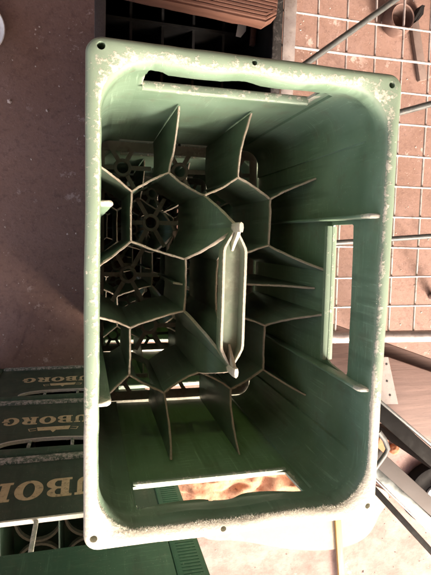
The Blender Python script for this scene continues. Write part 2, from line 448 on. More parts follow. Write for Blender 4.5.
        if abs(x) > .115 and -.1 < z < -.09 and abs(y) < .08: w = max(w, .3)
        at.data[i].value = w
        thin.data[i].value = .17 if (y < -.17 and abs(x) <= BX + .0002 and -.325 < z < -.088) else .05
    # split into rim and wall
    def part(keep_rim):
        bm = bmesh.new(); bm.from_mesh(me)
        kill = [f for f in bm.faces if (f.calc_center_median().z > -.0235 and not (f.calc_center_median().z < -.0185 and abs(f.calc_center_median().x) < .1255 and abs(f.calc_center_median().y) < .1943)) != keep_rim]
        bmesh.ops.delete(bm, geom=kill, context='FACES')
        m2 = bpy.data.meshes.new('rim' if keep_rim else 'side_wall'); bm.to_mesh(m2); bm.free(); return m2
    rim = finish('rim', part(True), GREEN, root, 40)
    wall = finish('side_wall', part(False), GREEN, root, 40)
    # torn fibres along the worn inner edge of the rim
    fz = MB()
    for k in range(4600):
        side = random.random()
        if side < .70: x = random.uniform(-.112, .112); y = -.1872 + random.uniform(-.0016, .0014) + .0016 * nz(x, 0, 3, 45) ; 
        elif side < .76: x = random.choice((-1, 1)) * .1218; y = random.uniform(-.165, .165)
        elif side < .80: x = random.uniform(-.11, .11); y = .1868
        else:
            a = R(random.uniform(180, 360)); cx = math.copysign(.082, math.cos(a)); x = cx + .0400 * math.cos(a); y = -.1475 + .0405 * math.sin(a)
        z = random.uniform(-.0034, -.0002) if y < -.1 else random.uniform(-.0065, -.0008)
        inw = Vector((-x / .1218 if abs(x) > .118 else 0, -y / abs(y) if abs(y) > .17 else 0, 0))
        if inw.length < .1: inw = Vector((-x, -y, 0))
        inw.normalize()
        d = (inw * random.uniform(.2, 1) + Vector((random.uniform(-.7, .7), random.uniform(-.4, .4), random.uniform(-.5, .7)))).normalized()
        L = random.uniform(.0006, .0030) * (.45 if abs(x) > .118 else 1); wd = random.uniform(.00010, .00024)
        t = d.cross(Vector((0, 0, 1))).normalized() * wd
        p = Vector((x, y, z))
        a = fz.vert(p - t, .9); b = fz.vert(p + t, .9); c = fz.vert(p + Vector((0, 0, wd)), .9); e = fz.vert(p + d * L, 1)
        fz.face(a, b, e); fz.face(b, c, e); fz.face(c, a, e)
    fz.build('torn_fibres', GREEN, rim, 0)
    for hx_, hy_, rr in ((-.1215, .1925, .0031), (.1215, .1905, .0028), (.1235, -.1885, .0027), (-.1245, -.1885, .0031)):
        bs_ = MB(); n = 14
        bs_.rings([[(hx_ + r_ * math.cos(2 * PI * j / n), hy_ + r_ * math.sin(2 * PI * j / n), z) for j in range(n)] for r_, z in ((rr + .0003, -.0215), (rr + .0003, -.046), (rr * .3, -.0475), (rr * .3, -.049), (rr + .0009, -.048), (rr + .0009, -.0236))], caps=False)
        bs_.face(*[2 * n + j for j in range(n)])
        bs_.build('dark_hole_cup', DARKST, rim, 40)  # black cup added below each corner rim hole so it reads dark
    # sills: thick lips under the hand holds
    lp = MB()
    def lipY(x0, x1, z0, z1, y0, y1):
        rsn = []
        for k in range(13):
            t = k / 12; x = lerp(x0, x1, t); z = lerp(z0, z1, t) - .0022
            w = .0006 * nz(x, z, y0, 40)
            rsn.append([(x, y0, z - .0040), (x, y0 + w, z - .0012), (x, lerp(y0, y1, .2), z + w), (x, lerp(y0, y1, .8), z), (x, y1, z - .0012), (x, y1, z - .0040)])
        lp.rings(rsn, ws=[.30] * 13)
    lipY(-.0832, .0772, -.0765, -.0690, .1880, .1962)
    lp.build('hand_hold_sill', GREEN, root, 40); lp = MB()
    lipY(-.0856, .0782, -.0822, -.0832, -.1960, -.1890)
    lp.build('hand_hold_sill', GREEN, root, 40)
    lp = MB()
    for sx in (-1, 1):
        a, b = sorted((sx * .1188, sx * .1300))
        rsn = []
        for k in range(9):
            t = k / 8; y = lerp(-.0725, .0725, t); z = lerp(-.0925, -.0965, t)
            rsn.append([(a, y, z - .007), (a, y, z - .001), (lerp(a, b, .15), y, z), (lerp(a, b, .85), y, z), (b, y, z - .001), (b, y, z - .007)])
        lp.rings(rsn, ws=[.25] * 9); lp.build('side_slot_sill', GREEN, root, 40); lp = MB()
    # vertical ribs either side of the side slots, blunt worn heads
    for sx in (-1, 1):
        for sy in (-1, 1):
            rb = MB(); rsn = []; wss = []
            for z, pr, th, w in ((-.0045, .0005, .0010, .8), (-.0050, .0035, .0016, .8), (-.0072, .0080, .0021, .8), (-.0100, .0100, .0022, .75), (-.0140, .0104, .0020, .4), (-.040, .0100, .0017, .05), (-.10, .0095, .0017, .05), (-.18, .0085, .0016, .03), (-.26, .0075, .0016, 0), (ZF + .002, .0070, .0016, 0)):
                xo = .1228; xi = .1215 - pr; y = sy * .0795
                rsn.append([(sx * xo, y - th, z), (sx * (xi + .0012), y - th, z), (sx * xi, y - th * .4, z), (sx * xi, y + th * .4, z), (sx * (xi + .0012), y + th, z), (sx * xo, y + th, z)]); wss.append(w)
            rb.rings(rsn, ws=wss)
            rb.build('wall_rib', GREEN, root, 45)
    # bottle dividers
    P, a, b, c, d, xm, zd = .083, .1054, .129, .0497, .0307, .0197, -.1776
    HZ, HY = -.034, .066
    dv = MB(); zj = [0]
    def plate(p, q, z0=zd, z1=zd, pw=1.0, bow=0.0, zb=ZF + .0015, win=None, n=18, th=.00105):
        p = Vector((*p, 0)); q = Vector((*q, 0)); t = q - p; nn = Vector((-t.y, t.x, 0)).normalized()
        zj[0] += 1; dz = .00017 * (zj[0] % 7)
        def strip(k0, k1, lo, hi, top):
            rs2 = []; ws = []
            for k in range(k0, k1 + 1):
                u = k / n
                c0 = p + t * u + nn * (bow * math.sin(PI * u) + .0005 * nz(p.x + u, p.y, q.x, 5))
                zt = hi(u); z2 = lo(u); g = th * (1 + .25 * nz(u * 9, p.x * 40, q.y * 40)); bead = g * (1.25 if top else 1)
                zt += .0009 * nz(u * 14, q.x * 50, p.y * 50) + .0006 * nz(u * 40, q.x * 50, p.y * 50) - dz if top else 0
                pts = [(-g, z2), (-g, zt - .0040), (-bead, zt - .0016), (-bead * .55, zt), (bead * .55, zt), (bead, zt - .0016), (g, zt - .0040), (g, z2)] if top else [(-g, z2), (-g, zt), (g, zt), (g, z2)]
                rs2.append([(c0.x + nn.x * o, c0.y + nn.y * o, z) for o, z in pts]); 
            base = len(dv.w)
            dv.rings(rs2)
            if top:
                for i in range(base, len(dv.w)):
                    j = (i - base) % 8
                    if j in (2, 3, 4, 5): dv.w[i] = .72
        zt = lambda u: lerp(z0, z1, u ** pw)
        if not win: strip(0, n, lambda u: zb, zt, True)
        else:
            strip(0, n, lambda u: zt(u) - .014, zt, True)
            strip(0, 4, lambda u: zb, lambda u: zt(u) - .0138, False)
            strip(14, n, lambda u: zb, lambda u: zt(u) - .0138, False)
            strip(4, 14, lambda u: zb, lambda u: ZF + .035, False)
        # little torn burrs along the top edge
        for _ in range(int(22 * t.length / .05)):
            u = random.random() ** .8; c0 = p + t * u + nn * bow * math.sin(PI * u); z = zt(u) - .0004
            dd = Vector((random.uniform(-1, 1), random.uniform(-1, 1), random.uniform(0, .7))).normalized(); L = random.uniform(.0008, .0028)
            e = dv.vert(c0 + Vector((0, 0, z)) + dd * L, 1); wd = .00035; tt = t.normalized() * wd
            i1 = dv.vert(c0 + Vector((0, 0, z)) - tt, .9); i2 = dv.vert(c0 + Vector((0, 0, z)) + tt, .9); i3 = dv.vert(c0 + Vector((0, 0, z + wd)), .9)
            dv.face(i1, i2, e); dv.face(i2, i3, e); dv.face(i3, i1, e)
    for sx in (-1, 1):
        for sy in (-1, 1):
            n1, n2, n3, n5, n6, H = (sx * P, sy * a), (sx * P / 2, sy * b), (0, sy * a), (sx * P, sy * c), (sx * xm, sy * d), (0, sy * HY)
            bs = sx * sy
            plate(n1, n2, bow=-.0012 * bs, win=(sx < 0))
            plate(n2, n3, bow=.0022 * bs, win=(sx > 0))
            plate(n1, n5, bow=.0006 * sx)
            plate(n5, n6, bow=.0012 * bs)
            plate(n2, (sx * P / 2 - .002 * sx, sy * .1905), zd, -.130, 1.25, bow=.0022 * bs)
            plate(n1, (sx * .1225, sy * .1275), zd, -.1375, 1.2, bow=.001 * bs)
            plate(n5, (sx * .1225, sy * .0240), zd, -.0985, 1.15, bow=-.001 * bs)
            plate(n6, H, zd, HZ - .004, .95, bow=.002 * bs, th=.0013)
            if sx > 0: plate(n3, H, zd, HZ - .002, .9, bow=.0004, th=.0015)
    for sx in (-1, 1):
        plate((sx * xm, d), (sx * xm, -d), bow=-.0012 * sx)
        plate((sx * (xm + .0012), .0), (sx * .030, .001), -.186, -.198, 1, n=5)
        if sx > 0:
            plate((.044, .001), (.085, .001), -.186, -.174, 1, n=10)
            plate((.0855, .001), (.1225, .002), -.1738, -.127, 1.4, n=8)
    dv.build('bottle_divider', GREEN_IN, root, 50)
    # carrying handle in the middle: a trough with raised ends
    hd = MB(); rs2 = []; ws = []
    for y, w in ((-.0625, .0026), (-.060, .0042), (-.054, .0080), (-.0475, .0112), (-.044, .0118), (-.03, .0119), (-.01, .0117), (.01, .0118), (.03, .0119), (.044, .0118), (.0475, .0110), (.054, .0076), (.060, .0040), (.0625, .0026)):
        zt, zf, zb = -.0445 + .0004 * nz(y, 0, 0, 90), -.0545, -.0585
        t1 = min(.0031, w * .5); t2 = min(.0044, w * .72)
        rs2.append([(-w, y, zb), (-w - .0002, y, zt - .0012), (-w + .0006, y, zt), (-w + t1 - .0005, y, zt), (-w + t1, y, zt - .001), (-w + t2, y, zf), (w - t2, y, zf), (w - t1, y, zt - .001), (w - t1 + .0005, y, zt), (w - .0006, y, zt), (w + .0002, y, zt - .0012), (w, y, zb)])
    hd.rings(rs2)
    for i in range(len(hd.w)):
        if i % 12 in (2, 3, 8, 9): hd.w[i] = .50
        if i % 12 in (1, 4, 7, 10): hd.w[i] = .25
        if i % 12 in (5, 6): hd.w[i] = .16
    for sy in (-1, 1):      # raised lugs and the small fins that run into the trough
        hd.rings([[(o * r_, sy * (HY + dy), z) for o, dy in ((-.0023, -.0046), (.0023, -.0046), (.0032, -.001), (.0026, .003), (0, .0042), (-.0026, .003), (-.0032, -.001))] for z, r_ in ((-.052, 1), (HZ, 1), (HZ + .003, .9), (HZ + .0046, .5))], ws=[.3, .6, .75, .75])
        hd.rings([[(-w, sy * y, -.056), (-w, sy * y, z - .0006), (0, sy * y, z), (w, sy * y, z - .0006), (w, sy * y, -.056)] for y, z, w in ((.0625, -.0335, .0016), (.058, -.037, .0016), (.052, -.045, .0014), (.044, -.0535, .0010))], ws=[.6] * 4)
    hd.build('carry_handle', HANDLE, root, 45)
    # open base with a ring under each bottle
    bg = MB(); rp = .0764; z1 = ZF + .001
    cells = [(-P, 2 * rp), (0, 2 * rp), (P, 2 * rp), (-P / 2, rp), (P / 2, rp), (-.0735, 0), (.0735, 0), (-P / 2, -rp), (P / 2, -rp), (-P, -2 * rp), (0, -2 * rp), (P, -2 * rp)]
    for (cx, cy) in cells:
        ro, ri, n = .0128, .0082, 22
        sect = ((ro, z1 - .006), (ro, z1 - .0008), (ro - .0008, z1), (ri + .0008, z1), (ri, z1 - .0008), (ri, z1 - .006))
        bg.rings([[(cx + r * math.cos(2 * PI * j / n), cy + r * math.sin(2 * PI * j / n), z) for (r, z) in sect] for j in range(n)], loop=True)
        for j in range(6):
            an = j * PI / 3 + (0.02 if cy else 0)
            e = .0405 if cy else .046
            M = Matrix.Translation((cx, cy, 0)) @ Matrix.Rotation(an, 4, 'Z')
            x1 = e
            tip = Vector((cx + e * math.cos(an), cy + e * math.sin(an)))
            for _ in range(40):
                if abs(tip.x) < .117 and abs(tip.y) < .186: break
                x1 -= .001; tip = Vector((cx + x1 * math.cos(an), cy + x1 * math.sin(an)))
            bg.box((ro - .0006, -.0030, z1 - .0052), (x1, .0030, z1 - .0009 - .0002 * j), 0, M)
    # border frame
    for (x0, y0, x1, y1) in ((-.1192, -.189, .1192, -.176), (-.1192, .176, .1192, .189), (-.1192, -.1758, -.108, .1758), (.108, -.1758, .1192, .1758)):
        bg.box((x0, y0, z1 - .006), (x1, y1, z1 - .0018))
    bg.build('base_grid', GRID, root, 40)
    # printed word on the outside of the lower long... end wall
    Mx = Matrix(((1, 0, 0, 0), (0, 0, -1, -.1955), (0, 1, 0, -.245), (0, 0, 0, 1)))
    lettering('lettering', 'TUBORG', .040, .135, PRINT, wall, Mx, .0004)
    return root

crate = make_crate()
tag(crate, 'open pale green crate nearest the camera, topmost of its stack, with white scuffed rim', 'bottle crate', 'tall green bottle crates stacked under the camera')
for k, lab in enumerate(('pale green bottle crate directly under the open top crate, seen through its base rings',
                         'lowest pale green bottle crate of the stack, standing on the floor')):
    c2 = copy_tree(crate)
    c2.location = ((.004, -.003, -.341), (-.003, .003, -.682))[k]
    c2.rotation_euler = (0, 0, (R(.6), R(-.5))[k])
    c2['label'] = lab
GZ = -1.020

# ------------------------------------------------------------------ low stack with gold lettering
def small_crate(kind):
    Hc, hw, dp = (.375 if kind == 'tall' else .285), .197, .300
    root = empty('beer_crate')
    # front panel with its hand hold
    fr = MB()
    MYp = Matrix(((1, 0, 0, 0), (0, 0, 1, 0), (0, 1, 0, 0), (0, 0, 0, 1)))
    zt = .2615
    if kind == 'tall':
        hs = .137; zs = .190
        edge = [(hs, zt)] + [(hs, zs + .006), (hs - .002, zs + .002), (hs - .006, zs)] + [(-hs + .006, zs), (-hs + .002, zs + .002), (-hs, zs + .006)] + [(-hs, zt)]
    else:
        hs = .092; zs = .211
        edge = [(hs * math.cos(R(t)), zs + (zt - zs) * (1 - math.sin(R(t)) ** .5) if True else 0) for t in range(0, 181, 10)]
        edge[0] = (hs, zt); edge[-1] = (-hs, zt)
    poly = [(-.160, .018), (.160, .018), (.160, zt)] + edge + [(-.160, zt)]
    fr.prism(poly, -.0075, -.0035, MYp)
    if kind == 'tall':
        up = MB(); up.prism([(-.160, .2617), (.160, .2617), (.160, Hc - .0236), (-.160, Hc - .0236)], -.0076, -.0012, MYp); up.build('upper_band', LITGREEN, root, 30)
    pan = fr.build('label_panel', OLIVE, root, 30)
    # sill lip around the hand hold
    sl = MB()
    pts = [(x, -.0045, z) for x, z in edge]
    for i in range(len(pts) - 1):
        p, q = Vector(pts[i]), Vector(pts[i + 1])
        if (q - p).length < 1e-5: continue
        t = (q - p).normalized(); n = Vector((t.z, 0, -t.x))
        if kind == 'tall' and abs(t.z) > .2: continue
        h = .0035
        sl.rings([[(p.x, -.0078, p.z + .0008), (p.x, -.0018, p.z + .0008), (p.x + n.x * -h, -.0018, p.z - .0030), (p.x, -.0078, p.z - .0030)],
                  [(q.x, -.0078, q.z + .0008), (q.x, -.0018, q.z + .0008), (q.x + n.x * -h, -.0018, q.z - .0030), (q.x, -.0078, q.z - .0030)]], ws=[.62, .62])
    sl.build('hand_hold_lip', LITPALE if kind == 'tall' else DGREEN, root, 30)
    # bars across the hand hold
    bars = (0.0,) if kind == 'tall' else (-.037, .037)
    for bx in bars:
        m = MB(); m.box((bx - .0030, -.0074, zs - .002), (bx + .0030, -.0040, zt + .002), .35, None, .0012); m.build('hand_hold_bar', LITPALE if kind == 'tall' else DGREEN, root)
    # ribbed corner posts
    for sx in (-1, 1):
        m = MB()
        x0, x1 = sorted((sx * .1602, sx * hw))
        m.box((x0, -.030, 0.0), (x1, 0.0, Hc - .0235), 0, None, .004)
        for k in range(38 if kind != 'tall' else 56):
            z = .03 + k * .0056
            m.box((x0 + .007, -.002, z), (x1 - .007, .0007, z + .0026), .0, None, .0008)
        m.build('corner_post', LITGREEN if kind == 'tall' else DGREEN, root)
        m = MB(); a, b2 = sorted((sx * (hw - .004), sx * hw)); m.box((a, -dp + .03, .004), (b2 - .0003, -.0302, Hc - .0236)); m.build('side_wall', DGREEN, root)
    m = MB(); m.box((-hw + .0005, -dp, .004), (hw - .0005, -dp + .0298, Hc - .0236)); m.build('back_wall', DGREEN, root)
    # rim: hollow frame
    m = MB()
    def frame(mm, x, y0, y1, th, z0, z1, w):
        mm.box((-x, y1 - th, z0), (x, y1, z1), w, None, .003)
        mm.box((-x, y0, z0), (x, y0 + th, z1), w, None, .003)
        mm.box((-x, y0 + th + .0002, z0 + .0003), (-x + th, y1 - th - .0002, z1 - .0003), w)
        mm.box((x - th, y0 + th + .0002, z0 + .0003), (x, y1 - th - .0002, z1 - .0003), w)
    frame(m, hw + .003, -dp - .003, .004, .012, Hc - .0233, Hc, 0)
    m.build('rim', DGREEN, root)
    m = MB(); m.box((-.1600, -.010, .0005), (.1600, .0015, .0178), .35, None, .002); m.build('bottom_lip', DGREEN, root)
    # base with large bottle rings, thin dividers
    m = MB()
    for ix in range(-1, 3):
        for iy in range(2):
            cx, cy = -.013 + ix * .078, -.096 - iy * .0800
            n = 30; ro, ri = .0392, .0352
            sect = ((ro, .022), (ro, .031), (ri, .031), (ri, .022))
            m.rings([[(cx + r * math.cos(2 * PI * j / n) * .97, cy + r * math.sin(2 * PI * j / n), z) for r, z in sect] for j in range(n)], loop=True, ws=[.6] * n)
    m.build('base_ring_grid', LITPALE if kind == 'tall' else DGREEN, root)
    m = MB()
    for ix in range(-2, 2):
        x = -.013 + ix * .078 + .039
        m.box((x - .001, -dp + .031, .032), (x + .001, -.016, .150), .1)
    m.box((-hw + .005, -dp + .031, .003), (hw - .005, -.0165, .0065))
    m.build('bottle_divider', DGREEN, root)
    # gold print, reads for someone facing the panel (+Y side)
    def face(zc): return Matrix(((-1, 0, 0, 0), (0, 0, 1, -.0034), (0, 1, 0, zc), (0, 0, 0, 1)))
    if kind == 'tall':
        lettering('lettering', 'TUBORG', .0545, .2500, GOLD, pan, face(.0825), .0003)
    else:
        lettering('lettering', 'TUBORG', .040, .1990, GOLD, pan, face(.097), .0003)
        e = MB(); F = face(.158)
        e.prism([(-.031, -.003), (.031, -.003), (.028, .014), (.005, .014), (0, .025), (-.005, .014), (-.028, .014)], -.0003, .0004, F)
        for sx in (-1, 1):
            e.prism([(sx * .032, .001), (sx * .045, .003), (sx * .045, .0042), (sx * .0335, .0022)], -.0003, .0004, F)
            e.prism([(sx * .045, .003), (sx * .0465, .003), (sx * .043, .015), (sx * .0415, .015)], -.0003, .0004, F)
            e.prism([(sx * .0415, .0138), (sx * .0415, .015), (sx * .031, .012), (sx * .031, .0108)], -.0003, .0004, F)
        e.build('emblem', GOLD, pan, 0)
    return root

STX, STY = -.194, -.314
grpS = 'dark green crates with gold lettering in the lower left stack'
cA = small_crate('tall'); cA.location = (STX, STY, -.450); cA.rotation_euler = (0, 0, R(.5))
tag(cA, 'dark green crate with large gold capitals, topmost of the lettered stack at lower left', 'beer crate', grpS)
cB = small_crate('arch'); cB.location = (STX + .001, STY + .001, -.7355); cB.rotation_euler = (0, 0, R(-.4))
tag(cB, 'dark crate with small gold lettering and curved hand hold, middle of the lettered stack', 'beer crate', grpS)
cC = copy_tree(cB); cC.location = (STX + .004, STY + .003, GZ); cC.rotation_euler = (0, 0, R(.3))
tag(cC, 'dark crate with small gold lettering, bottom of the lettered stack on the brown floor', 'beer crate', grpS)

# ------------------------------------------------------------------ setting: floor
fm = MB()
nx, ny = 60, 60
ids = [[fm.vert((lerp(-6, 6, i / nx), lerp(-6, 6, j / ny), GZ - .0005 + 0 * nz(i, j, 0, .3))) for i in range(nx + 1)] for j in range(ny + 1)]
for j in range(ny):
    for i in range(nx): fm.face(ids[j][i], ids[j][i + 1], ids[j + 1][i + 1], ids[j + 1][i])
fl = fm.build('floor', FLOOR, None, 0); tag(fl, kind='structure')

# ------------------------------------------------------------------ camera geometry (fitted): used to turn a pixel of the photo into a place
F_, RX, RY, RZ = 484.89, -.1044, -.2550, .0315
CAM = Vector((-.1297, .0533, .3797))
RM = Matrix.Rotation(RZ, 3, 'Z') @ Matrix.Rotation(RY, 3, 'Y') @ Matrix.Rotation(RX, 3, 'X')
def at(px, py, z):
    d = RM @ Vector(((px - 215.5) / F_, -(py - 287.5) / F_, -1))
    return CAM + d * ((z - CAM.z) / d.z)

# ------------------------------------------------------------------ wire mesh rack on the right
MZ = -.480; PM = .0601
rk = empty('wire_rack', (0, 0, 0))
tag(rk, 'galvanised wire mesh rack with a flat zinc edge strip, right of the green crate', 'wire rack')
o0 = at(402, 61, MZ)             # one crossing of the mesh
ax = (at(395.7, 185, MZ) - at(402, 61, MZ)); rot = math.atan2(ax.x, -ax.y)
Mr = Matrix.Translation(o0) @ Matrix.Rotation(rot * 1.0 , 4, 'Z')
wm = MB()
def wob(i, u): return .0022 * nz(i * 3.7, u * 5, 0, 1)
for i in range(-5, 5):           # wires running away
    wm.tube([Mr @ Vector((i * PM + wob(i, u), u, 0)) for u in [lerp(-.553, .62, k / 14) for k in range(15)]], .0021, 8)
for j in range(-9, 11):
    thick = .0027 if j in (0,) else .0021
    wm.tube([Mr @ Vector((u, j * PM + wob(j + 40, u), .0036)) for u in [lerp(-.30, .42, k / 12) for k in range(13)]], thick, 8)
for i in range(-5, 5):
    for j in range(-9, 11):
        u = j * PM
        c_ = Vector((i * PM + wob(i, u), u + wob(j + 40, i * PM), .0018)); r_ = random.uniform(.0026, .0034)
        wm.rings([[Mr @ (c_ + Vector((r_ * q * math.cos(k * PI / 4), r_ * q * math.sin(k * PI / 4), zz * r_))) for k in range(8)] for q, zz in ((.3, -1), (.9, -.5), (.95, .5), (.4, 1.05))])
wm.build('mesh', WIRE, rk, 60)
st = MB()
e0, e1 = at(282.5, 0, MZ), at(283.5, 75, MZ); f0 = at(295, 0, MZ); f1 = at(294.5, 75, MZ)
st.box((e0.x, .20, MZ + .007), (f0.x, .75, MZ + .011), .0, None, .001)
st.build('edge_strip', ZINC, rk)
st = MB(); st.box((e0.x - .018, .20, MZ - .03), (e0.x - .0006, .75, MZ + .0085), 0, None, .001); st.build('black_edge_channel', DARKST, rk)
st = MB()
r0, r1 = at(350, 337, MZ), at(431, 336, MZ)
st.tube([Vector((.20, r0.y + .002, MZ)), Vector(((r0.x + r1.x) / 2, (r0.y + r1.y) / 2, MZ)), Vector((1.02, r1.y - .004, MZ))], .0125, 16)
st.build('edge_tube', ZINC, rk, 60)
for (pa, pb, z, rad) in (((300, 68), (402, -5), -.395, .0052), ((365, 122), (440, 101.5), -.40, .0056), ((325, 243.5), (440, 235.5), -.40, .0048)):
    m = MB(); m.tube([at(*pa, z), at(*pb, z)], rad, 12); m.build('bracing_rod', GREYROD, rk, 60)
for (x, y) in ((.20, .74), (1.0, .74), (.21, r0.y + .02), (1.0, r1.y + .02)):
    m = MB(); m.tube([(x, y, GZ), (x, y, MZ - .012)], .012, 12); m.build('leg', ZINC, rk, 60)

# ------------------------------------------------------------------ plank and bracket, steel bars, wheel at the lower right
def barbox(name, p, q, w, h, m, parent=None, bev=.0015):
    d = q - p; L = d.length; M = Matrix.Translation(p) @ d.to_track_quat('X', 'Z').to_matrix().to_4x4()
    b = MB(); b.box((0, -w / 2, -h), (L, w / 2, 0), 0, M, bev); return b.build(name, m, parent)

pz = -.62
pl = empty('timber_plank', at(410, 385, pz))
tag(pl, 'weathered pinkish timber plank with a screwed metal plate, just below the wire rack', 'plank')
m = MB()
p0, p1 = at(375, 352, pz), at(470, 385, pz); d = (p1 - p0); Mp = Matrix.Translation(-pl.location) @ Matrix.Translation(p0) @ Matrix.Rotation(math.atan2(d.y, d.x), 4, 'Z')
m.box((-.12, -.16, -.03), (.42, 0.0, 0), 0, Mp, .004); board = m.build('board', WOODPINK, pl)
m = MB(); 
pb = [at(x, y, pz + .003) - pl.location for x, y in ((377, 357), (388, 357), (398, 404), (380, 404))]
m.prism([(v.x, v.y) for v in pb], pb[0].z - .003 + .0005, pb[0].z + .0012); br = m.build('metal_plate', PLATE, pl)
for x, y in ((386.5, 364), (387, 381), (390, 395)):
    v = at(x, y, pz + .004) - pl.location
    m = MB(); m.tube([v - Vector((0, 0, .004)), v + Vector((0, 0, .0009))], .0028, 12); m.build('screw', DARKST, br)
m = MB(); m.box((-.12, -.004, -.10), (.42, .03, -.032), 0, Mp, .004); m.build('lower_rail', WOODPINK, pl)

for (u_, v_) in ((-.08, -.08), (.36, -.08)):
    m = MB(); m.box((u_ - .02, v_ - .02, GZ - pz + .001), (u_ + .02, v_ + .02, -.031), 0, Mp, .003); m.build('post', WOODPINK, pl)
fr_ = empty('angle_bar', at(400, 420, -.45))
tag(fr_, 'dark steel angle bar slanting below the plank, with a worn grey edge', 'steel bar')
def post(par, p, z1):
    m = MB(); m.box((p.x - .012, p.y - .012, GZ + .001), (p.x + .012, p.y + .012, z1), 0, None, .002)
    o = m.build('post', DARKST, par); o.matrix_parent_inverse = Matrix.Translation(-par.location)
post(fr_, at(444, 469, -.474), -.4745)
o = barbox('angle_web', at(372, 405, -.47), at(445, 470, -.47), .030, .004, RUBBER); o.parent = fr_; o.matrix_parent_inverse = Matrix.Translation(-fr_.location)
o = barbox('angle_edge', at(372, 394, -.462), at(445, 456, -.462), .006, .020, GREYROD); o.parent = fr_; o.matrix_parent_inverse = Matrix.Translation(-fr_.location)

ch = empty('steel_channel', at(400, 490, -.42))
tag(ch, 'galvanised steel channel running diagonally out from the lower right corner of the green crate', 'steel channel')
def chan_part(name, a, b, w, h, m):
    o = barbox(name, a, b, w, h, m); o.parent = ch; o.matrix_parent_inverse = Matrix.Translation(-ch.location); return o
post(ch, at(452, 537, -.43), -.4295)
chan_part('top_flange', at(366, 447, -.42), at(455, 528, -.42), .030, .003, GREYBOARD)
chan_part('web_face', at(366, 462, -.425), at(455, 548, -.425), .024, .004, CHAN)
chan_part('worn_edge', at(366, 470, -.420), at(455, 556.5, -.420), .0035, .006, ZINC)
chan_part('rubber_strip', at(366, 480, -.435), at(455, 577, -.435), .012, .006, RUBBER)

m = MB(); m.tube([at(x, y, -.41) for x, y in ((374, 470), (380, 462), (385, 455), (388, 449), (385, 440), (379, 432))], [.0055] * 6, 10, 0, .6)
hk = m.build('bent_strap', GREYROD, None, 60); tag(hk, 'bent grey metal strap joining the zinc channel beside the crate corner', 'metal strap')

wc = at(432, 494, GZ + .031)
wh = empty('trolley_wheel', wc)
tag(wh, 'black wheel with a white hub lying behind the zinc channel at the right edge', 'wheel')
m = MB(); n = 44; sect = ((.020, -.012), (.020, .004), (.025, .005), (.029, .003), (.048, .004), (.056, .007), (.067, .006), (.072, 0), (.072, -.02), (.058, -.024), (.020, -.02))
m.rings([[(r * math.cos(2 * PI * j / n), r * math.sin(2 * PI * j / n), z) for r, z in sect] for j in range(n)], loop=True); m.build('tyre', RUBBER, wh, 40)
m = MB()
for j in range(5):
    M = Matrix.Rotation(2 * PI * j / 5 + .4, 4, 'Z'); m.box((.008, -.004, -.002), (.034, .004, .0075), 0, M, .001)
m.tube([(0, 0, -.012), (0, 0, .010)], .0195, 24); m.build('hub', WHITEP, wh); wh.scale = (1.48, 1.48, 1.25)

# terracotta shards beside the channel
p = at(384, 440, -.70)
m = MB(); q = [at(x, y, GZ + .02) for x, y in ((376, 456), (383, 424), (388, 428), (389, 452))]
m.prism([(v.x, v.y) for v in q], GZ + .0005, GZ + .02); tag(m.build('roof_tile', TERRA), 'orange triangular tile shard wedged beside the crate corner and the steel strap', 'tile shard')
def blob(name, c, rad, sq, m, seed=0, sub=4, amp=.12, fr=2.0):
    bm = bmesh.new(); bmesh.ops.create_icosphere(bm, subdivisions=sub, radius=1)
    for v in bm.verts:
        v.co *= 1 + amp * noise.noise(v.co * fr + Vector((seed, 0, 0))); v.co.x *= rad[0]; v.co.y *= rad[1]; v.co.z *= rad[2]
    me = bpy.data.meshes.new(name); bm.to_mesh(me); bm.free(); o = finish(name, me, m); o.location = c; return o
o = blob('clay_lump', at(394, 449, GZ + .016), (.0185, .0185, .016), 1, TERRA, 3); tag(o, 'rounded orange clay lump between the wheel and the tile shard', 'clay lump')

# ------------------------------------------------------------------ on the sunlit floor below
def sheet(name, pts, z, th, m):
    b = MB(); q = [at(x, y, z) for x, y in pts]; b.prism([(v.x, v.y) for v in q], z - th, z); return b.build(name, m, None, 30)
ell = catmull([(196, 516), (205, 538), (240, 541), (285, 548.5), (318, 550.5), (345, 547), (366, 537), (378, 518), (384, 490), (300, 470), (220, 480), (196, 516)], 8)[:-1]
o = sheet('cream_sheet', ell, GZ + .010, .0095, CREAM); tag(o, 'pale cream sheet with a rounded edge lying on the bright floor below the crate', 'sheet')
o = barbox('yellow_lath', at(337.5, 505, GZ + .023), at(343.5, 600, GZ + .023), .021, .0125, LATH); tag(o, 'yellow pine lath lying across the rounded edge of the cream sheet', 'wooden lath')
# crumpled orange cloth, seen through the front hand hold
m = MB(); n1, n2 = 70, 44
cz = GZ + .014
c00, c10 = at(172, 500, cz + .03), at(312, 488, cz + .03); cc01 = at(168, 462, cz + .03)
gr = []
for j in range(n2 + 1):
    row = []
    for i in range(n1 + 1):
        u, v = i / n1, j / n2
        p = c00 + (c10 - c00) * (u * 1.0) + (cc01 - c00) * (v * 1.5 - .5)
        e = min(1, 6 * min(u, 1 - u, v, 1 - v) + .15)
        h = .085 * e * (.5 + .5 * abs(nz(p.x * 1.0, p.y * 1.6, 2.2, 7)) * 1.6 + .5 * abs(nz(p.x, p.y, 6.2, 15)) - .2)
        row.append(m.vert((p.x + .01 * nz(u, v, 1, 6), p.y + .012 * nz(u, v, 4, 6), cz + max(0.0, h))))
    gr.append(row)
for j in range(n2):
    for i in range(n1): m.face(gr[j][i], gr[j][i + 1], gr[j + 1][i + 1], gr[j + 1][i])
o = m.build('crumpled_cloth', ORANGE, None, 80); tag(o, 'crumpled orange cloth on the floor, seen through the lower hand hold of the green crate', 'cloth')

